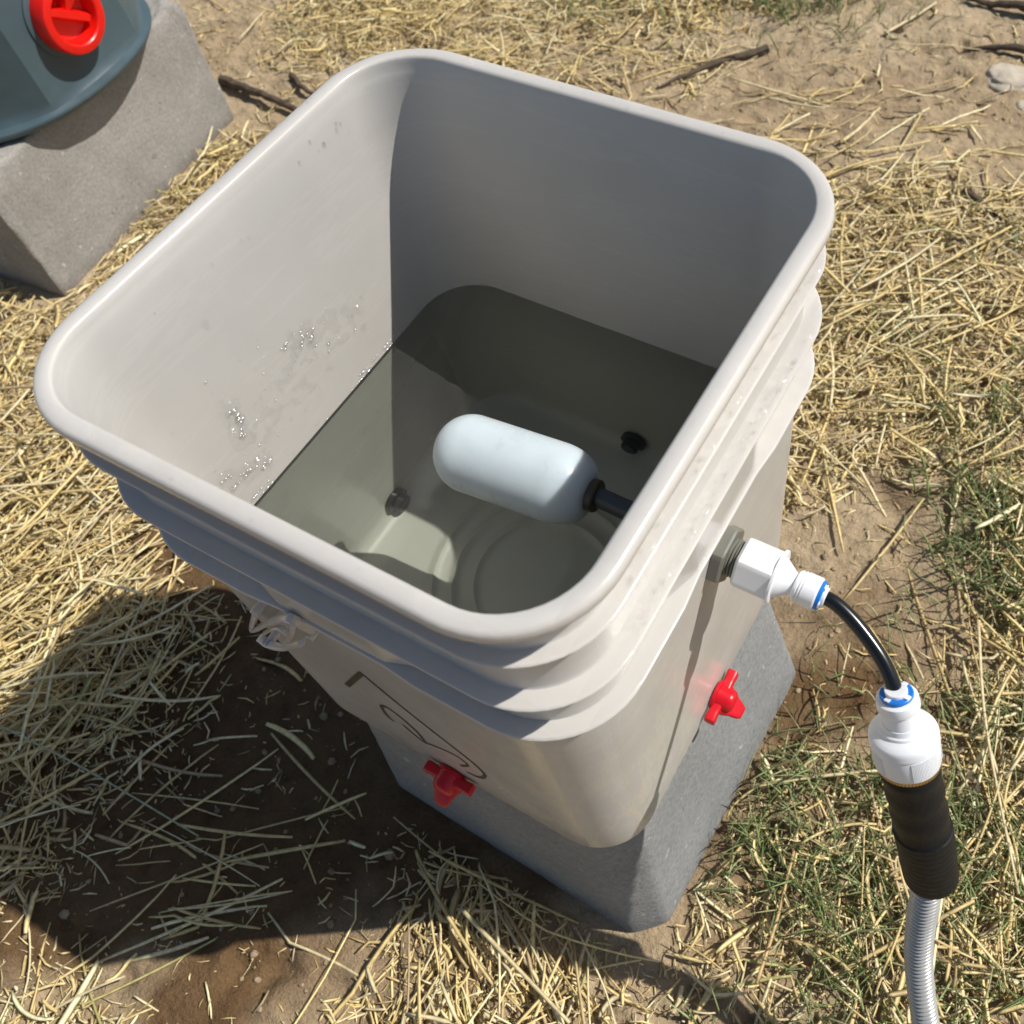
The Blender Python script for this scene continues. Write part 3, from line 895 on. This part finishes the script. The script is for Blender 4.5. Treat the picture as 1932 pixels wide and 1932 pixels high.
sl0 = q + A2 * .0488; sl1 = Vector((.3207, -.0578, -.3353))
mb = MB()
sp = catmull([sl0, sl0.lerp(sl1, .33) + Vector((.0005, 0, 0)), sl0.lerp(sl1, .66) + Vector((.0008, 0, 0)), sl1], 40)
Ls = (sl1 - sl0).length
def srad(i, s):
    f = s / Ls
    r = .0163 + .0004 * math.sin(s * 300) * (f < .5)
    if f > .52: r = .0172 - .0012 * (f - .52) + .00032 * (1 - ((s * 190) % 1.0)) 
    if f < .03: r = .0155 + .0008 * f / .03
    if f > .965: r *= 1 - (f - .965) * 4.5
    return r
tube(mb, sp, srad, 48)
tag(mb.build('rubber_sleeve', M['rubber'], None, sharp=50), 'black ribbed rubber sleeve joining white connector to corrugated conduit', 'sleeve')

cp = catmull([sl1 + A2 * -.012, sl1 + A2 * .004, (.3225, -.0640, -.3500), (.3386, -.0871, -.417), (.3659, -.1156, -.478), (.395, -.138, -.530), (.44, -.165, -.568), (.50, -.21, -.581), (.62, -.32, -.583)], 60)
# resample evenly
Pn = np.array(cp); seg = np.linalg.norm(np.diff(Pn, axis=0), axis=1); cs = np.concatenate([[0], np.cumsum(seg)])
pitch = .0040; uu = np.arange(0, cs[-1], pitch / 6)
Pr = np.stack([np.interp(uu, cs, Pn[:, k]) for k in range(3)], 1)
mb = MB()
tube(mb, Pr, lambda i, s: .0087 + .0011 * math.sin(2 * math.pi * i / 6), 32)
tag(mb.build('corrugated_conduit', M['conduit'], None, smooth=True, sharp=80), 'pale grey corrugated conduit running down from the black sleeve to the ground', 'conduit')

# ------------------------------------------------------------ red drinker valves with wing nuts
def drinker(pos, nrm, rot, label):
    n_ = Vector(nrm); pos = Vector(pos)
    side = Vector((0, 0, 1)).cross(n_).normalized(); up = n_.cross(side)
    e = empty('drinker_valve', pos, label, 'valve', 'red drinker valves low on the bucket walls')
    mb = MB()
    turned(mb, pos + n_ * .0005, n_, [(0, .0105), (.0008, .0112), (.0028, .0112), (.0034, .0092), (.006, .0088), (.0120, .0086), (.0145, .0080), (.0158, .0064), (.0162, .0030), (.0162, .0005)], 40)
    mb.build('hub', M['red'], e, sharp=50)
    def paddle(dr, tr, nn, rows, name):
        mb = MB(); rg = []
        for t_, wd, hh, lift in rows:
            c = pos + n_ * lift + dr * t_
            rg.append([c + tr * wd * math.copysign(abs(math.cos(b)) ** .5, math.cos(b)) + nn * hh * math.copysign(abs(math.sin(b)) ** .5, math.sin(b)) for b in [2 * math.pi * (j + .5) / 20 for j in range(20)]])
        mb.loft(rg); mb.build(name, M['red'], e, sharp=50)
    for sg in (-1, 1):
        dr = (side * sg + up * .10 * sg).normalized()
        paddle(dr, up, n_, [(.003, .0062, .0048, .0062), (.010, .0048, .0040, .0060), (.014, .0046, .0040, .0058), (.0185, .0050, .0043, .0058), (.0205, .0046, .0040, .0058), (.0212, .0020, .0016, .0058)], 'arm')
    po = (n_ * .80 - up * .60).normalized()
    paddle(po, side, po.cross(side), [(.003, .0120, .0040, .004), (.009, .0108, .0034, .004), (.015, .0078, .0028, .004), (.0205, .0062, .0026, .004), (.0232, .0046, .0020, .004), (.0240, .0012, .0006, .004)], 'paddle')
    mb = MB()
    turned(mb, pos - n_ * .0045, -n_, [(0, .0100), (.0006, .0106), (.0050, .0106), (.0056, .0075), (.0110, .0072), (.0118, .0064)], 36, None)
    mb.build('inner_nut', M['black'], e, sharp=30)
drinker((.1434, -.004, -.359), (1, 0, 0), -.45, 'red winged drinker valve in full sun on the bucket wall below the white connector')
drinker((.004, -.1434 * ASP, -.359), (0, -1, 0), .25, 'red winged drinker valve in shade beside the dark printed outline on the bucket')
drinker((-.1434, .004, -.359), (-1, 0, 0), 0, 'valve whose round black end shows under water on the sunlit wall, left of the float')
drinker((.004, .1434 * ASP, -.359), (0, 1, 0), 0, 'valve whose black inner end shows under water on the shaded wall above the float arm')

# ------------------------------------------------------------ droplets and splash film on the walls
def dome(mb, c, nrm, a, b, h, up=(0, 0, 1), n=14, m=5):
    nrm = Vector(nrm).normalized(); u = (Vector(up) - nrm * Vector(up).dot(nrm)).normalized(); v = nrm.cross(u)
    c = Vector(c); rg = []
    for i in range(m):
        p = math.pi / 2 * i / m
        rg.append([c + (u * math.cos(t) * b * (1 - .25 * math.cos(t)) + v * math.sin(t) * a) * math.cos(p) + nrm * (h * math.sin(p) - .0001) for t in [2 * math.pi * k / n for k in range(n)]])
    mb.loft(rg)
def wallA(z): return .1380 + .0003 * max(0, min(1, (-.012 - z) / .15))
smb = MB()
def ridge(x, y, f, seed, o=3):
    r = 0; a = .55
    for k in range(o):
        r = r + a * (1 - np.abs(vnoise(x, y, f * 2.1 ** k, seed + k) * 2 - 1)); a *= .5
    return r
def film(c, u, v, nrm, lu, lv, thr, hmax, seed, f=190, cell=.00045, stretch=1.0, target=None):
    """irregular film of water: a height field on a wall patch, only where it is wet"""
    c, u, v, nrm = Vector(c), Vector(u).normalized(), Vector(v).normalized(), Vector(nrm).normalized()
    nu, nv = int(lu / cell), int(lv / cell)
    a, b = np.meshgrid(np.linspace(-.5, .5, nu), np.linspace(-.5, .5, nv), indexing='ij')
    X = a * lu; Y = b * lv
    h = fbm(X, Y * stretch, f, seed, 4) + .30 * (ridge(X, Y * stretch, f * .8, seed + 11) - .6)
    edge = np.clip((1 - (np.abs(a) * 2) ** 3) * 1.6, 0, 1) * np.clip((1 - (np.abs(b) * 2) ** 3) * 1.6, 0, 1)
    h = np.clip(h * (.45 + .55 * edge) - thr, 0, 1) * (edge > .02)
    h = (h / .3) ** .7 * hmax
    ids = {}; F = []; V = []
    wet = h > 0
    for i in range(nu - 1):
        for j in range(nv - 1):
            if not (wet[i, j] or wet[i + 1, j] or wet[i + 1, j + 1] or wet[i, j + 1]): continue
            q = []
            for ii, jj in ((i, j), (i + 1, j), (i + 1, j + 1), (i, j + 1)):
                if (ii, jj) not in ids:
                    ids[ii, jj] = len(V)
                    V.append(c + u * float(X[ii, jj]) + v * float(Y[ii, jj]) + nrm * float(h[ii, jj] + .00005))
                q.append(ids[ii, jj])
            F.append(q)
    (smb if target is None else target).add(V, F)
dmb = MB()
for _ in range(36):      # scattered on the sunlit wall
    y = rng.uniform(-.10, .10); z = -rng.uniform(0, 1) ** 1.3 * .13 - .012; s = rng.uniform(.0005, .0013)
    dome(dmb, (-wallA(z), y, z), (1, 0, 0), s, s * rng.uniform(1, 1.8), s * .7)
dome(dmb, (-wallA(-.045), -.048, -.050), (1, 0, 0), .0024, .0036, .0013)
for _ in range(22):      # along the rim
    s = rng.uniform(.0005, .0012); q_ = rng.uniform(-.10, .10); A_ = .1445 + rng.uniform(-.002, .002)
    k = rng.integers(0, 4); x, y = [(A_, q_), (q_, -A_ * ASP), (-A_, q_), (q_, A_ * ASP)][k]
    dome(dmb, (x, y, .0), (0, 0, 1), s, s * 1.2, s * .6, up=(1, 0, 0))
for _ in range(70):      # on the collar steps of the sunlit side
    s = rng.uniform(.0005, .0013); y = rng.uniform(-.09, .10); zf, A_ = [(-.0296, .1445), (-.0724, .1465)][rng.integers(0, 2)]
    dome(dmb, (A_ + rng.uniform(-.0025, .0025), y, zf - .0004), (0.15, 0, 1), s, s * 1.3, s * .6, up=(0, 1, 0))
for _ in range(40):
    s = rng.uniform(.0004, .0011); y = rng.uniform(-.10, .11); z = rng.uniform(-.33, -.13)
    dome(dmb, (.1427, y, z), (1, 0, 0), s, s * 1.5, s * .5)
for y, z in ((.118, -.018), (.112, -.010), (.084, -.016), (.07, -.02), (.05, -.018), (.0, -.03)):
    dome(dmb, (-wallA(z), y, z), (1, 0, 0), .0011, .0018, .0009)
for zf, A_, sd in ((-.03165, .1435, 31), (-.07455, .1447, 47)):
    for yy_ in (-.055, .02, .085):
        film((A_ - .0002, yy_, zf + .00015), (0, 1, 0), (1, 0, 0), (0, 0, 1), .078, .0082, .36, .0011, sd + int(yy_ * 100), 150, .0005, 1.0, dmb)
dro = dmb.build('water_droplets', M['drop'], None, sharp=None)
tag(dro, 'tiny clear water droplets scattered over the bucket rim and walls', 'water droplets', kind='stuff')
WX = -.1382
film((WX, .018, -.122), (0, .93, -.36), (0, .36, .93), (1, 0, .0), .080, .032, .50, .0022, 3)
film((WX, .000, -.110), (0, .8, -.5), (0, .5, .8), (1, 0, 0), .020, .012, .34, .0024, 19)
film((WX, -.0655, -.117), (0, .15, 1), (0, 1, -.15), (1, 0, 0), .044, .017, .37, .0026, 7)
film((WX, -.078, -.1525), (0, .83, -.55), (0, .55, .83), (1, 0, 0), .044, .014, .36, .0024, 13)
film((WX, -.025, -.135), (0, 1, 0), (0, 0, 1), (1, 0, 0), .10, .050, .62, .0016, 23)
bmb = MB()
for cy2, cz2, sy2, sz2, n2 in ((.002, -.112, .004, .0022, 9), (-.0125, -.1045, .0022, .0016, 4), (-.0635, -.112, .0018, .0045, 10), (-.067, -.128, .0014, .003, 6),
                               (-.078, -.1525, .006, .0012, 9), (-.090, -.142, .003, .0012, 4), (-.066, -.160, .003, .001, 4), (.02, -.125, .02, .008, 14), (-.03, -.13, .03, .02, 18)):
    for _ in range(n2):
        s_ = rng.uniform(.0008, .0021) * (1 if n2 < 12 else .5)
        dome(bmb, (WX, rng.normal(cy2, sy2), rng.normal(cz2, sz2)), (1, 0, 0), s_ * rng.uniform(1, 1.8), s_, s_ * rng.uniform(.9, 1.3), n=16, m=8)
for _ in range(70):      # beads standing along the waterline
    y = rng.choice([rng.uniform(.02, .074), rng.uniform(-.085, -.068), rng.uniform(-.08, .07)], p=[.62, .22, .16]); s = rng.uniform(.0004, .0013)
    dome(bmb, (-wallA(WZ), y, WZ + rng.choice([.0016, .0055])), (1, 0, .0), s * 1.9, s * 1.1, s * 1.5)
bead = bmb.build('water_beads', M['glint'], None, sharp=None)
tag(bead, 'glinting water beads on the sunlit inner wall and along the waterline', 'water beads', kind='stuff')
spl = smb.build('water_splash', M['splash'], None, sharp=None)
tag(spl, 'thin wet splash film clinging above the waterline on the sunlit wall', 'water splash', kind='stuff')

# ------------------------------------------------------------ cinder block and teal jug, upper left
cb_rot = R(6.9)
def cbw(x, y, z):   # block-local -> world; x toward the bucket, y along the block
    c, s = math.cos(cb_rot), math.sin(cb_rot)
    return Vector((-.958 + x * c - y * s, .180 + x * s + y * c, z))
CH = .1965
bm = bmesh.new()
xb = [-.195, -.163, -.032, 0]; yb = [0, .032, .190, .228, .384, .418]
grid = {}
for i, x in enumerate(xb):
    for j, y in enumerate(yb): grid[i, j] = bm.verts.new((x, y, 0))
fs = []
for i in range(3):
    for j in range(5):
        if i == 1 and j in (1, 3): continue
        fs.append(bm.faces.new([grid[i, j], grid[i + 1, j], grid[i + 1, j + 1], grid[i, j + 1]]))
ret = bmesh.ops.extrude_face_region(bm, geom=fs)
for v in [g for g in ret['geom'] if isinstance(g, bmesh.types.BMVert)]: v.co.z += CH
bmesh.ops.recalc_face_normals(bm, faces=bm.faces)
ed = [e for e in bm.edges if len(e.link_faces) == 2 and e.calc_face_angle(0) > .5]
bmesh.ops.bevel(bm, geom=ed, offset=.005, segments=2, affect='EDGES', profile=.5)
bmesh.ops.subdivide_edges(bm, edges=[e for e in bm.edges if e.calc_length() > .02], cuts=9, use_grid_fill=True)
for v in bm.verts:
    nvec = Vector(mnoise.noise_vector(v.co * 42)) * .0022 + Vector(mnoise.noise_vector(v.co * 130)) * .0012
    if v.co.z > CH - .008: nvec *= 1.6
    v.co += nvec
    v.co = cbw(v.co.x, v.co.y, GZ - .004 + v.co.z)
me = bpy.data.meshes.new('cinder_block'); bmesh.ops.triangulate(bm, faces=[f for f in bm.faces if len(f.verts) > 4]); bm.to_mesh(me); bm.free(); me.shade_smooth(); me.set_sharp_from_angle(angle=R(40))
tag(link('cinder_block', me, M['cinder']), 'rough grey hollow cinder block on the dirt, carrying the teal jug', 'cinder block')

ZB = GZ - .004 + CH + .001
jug = empty('water_jug', (-1.10, .38, ZB), 'teal grey plastic jug with a red screw cap, standing on the cinder block', 'jug')
def jring(hx_, hy_, ch, z, bulge=0.0, cx=-1.10, cy=.385, n=7):
    """octagon-like ring with softly rounded facets; ch is the chamfer size"""
    base = [(hx_, -hy_ + ch), (hx_, hy_ - ch), (hx_ - ch, hy_), (-hx_ + ch, hy_), (-hx_, hy_ - ch), (-hx_, -hy_ + ch), (-hx_ + ch, -hy_), (hx_ - ch, -hy_)]
    out = []
    for k in range(8):
        a = Vector(base[k]); b = Vector(base[(k + 1) % 8]); nrm = Vector(((b - a).y, -(b - a).x)).normalized()
        for j in range(n):
            t_ = j / n; p = a.lerp(b, t_) + nrm * bulge * 4 * t_ * (1 - t_)
            c, s = math.cos(R(5)), math.sin(R(5))
            out.append(Vector((cx + p.x * c - p.y * s, cy + p.x * s + p.y * c, z)))
    return out
jr = []
for dz, e_, bl in [(0, .128, .008), (.001, .138, .010), (.005, .1475, .013), (.009, .1500, .014), (.0125, .1515, .014), (.0150, .1512, .014), (.0168, .1485, .012), (.0185, .1470, .009), (.023, .1465, .006), (.030, .1465, .004),
                  (.06, .146, .003), (.12, .1455, .003), (.20, .1445, .003), (.25, .141, .004), (.272, .130, .006), (.282, .112, .008), (.286, .07, .01)]:
    jr.append(jring(e_, e_ * 1.2, .085 * e_ / .135, ZB + dz, bl))
mb = MB(); mb.loft(jr); mb.build('jug_body', M['teal'], jug, sharp=28)
# raised moulding along the facet corner
def jp(y, z, x=-.9625): return Vector((x, y, z))
cn = Vector((1, .0, 0)); cn = Vector((math.cos(R(5)), math.sin(R(5)), .0)).normalized()
cc = Vector((-.9545, .394, -.298)); K = .84
mb = MB(); turned(mb, cc, cn, [(0, .060 * K), (.004, .060 * K), (.006, .056 * K)], 64); mb.build('cap_collar', M['teal'], jug)
mb = MB(); turned(mb, cc, cn, [(h_, r_ * K) for h_, r_ in [(.003, .052), (.010, .0535), (.024, .0530), (.0275, .0515), (.0285, .0490), (.0285, .0405), (.0270, .0385), (.0080, .0350), (.0070, .0330), (.0070, .0010)]], 72)
mb.build('screw_cap', M['cap_red'], jug, sharp=35)
# tapered grip wedges inside the cap
cside = Vector((0, 0, 1)).cross(cn).normalized(); cup = cn.cross(cside)
mb = MB()
a = -.62
dr = cside * math.cos(a) + cup * math.sin(a); tr = cn.cross(dr); dr = dr * K; tr = tr * K
b0 = cc + cn * .0065
mb.loft([[b0 - dr * .034 + tr * .009, b0 - dr * .034 - tr * .009, b0 + dr * .034 - tr * .009, b0 + dr * .034 + tr * .009],
         [b0 - dr * .033 + tr * .0045 + cn * .015, b0 - dr * .033 - tr * .0045 + cn * .015, b0 + dr * .033 - tr * .0045 + cn * .015, b0 + dr * .033 + tr * .0045 + cn * .015]])
mb.loft([[b0 + tr * .004 + dr * .006, b0 + tr * .004 - dr * .006, b0 + tr * .035 - dr * .014, b0 + tr * .035 + dr * .014],
         [b0 + tr * .004 + dr * .003 + cn * .010, b0 + tr * .004 - dr * .003 + cn * .010, b0 + tr * .034 - dr * .011 + cn * .017, b0 + tr * .034 + dr * .011 + cn * .017]])
mb.build('cap_grip', M['cap_red'], jug, smooth=False)
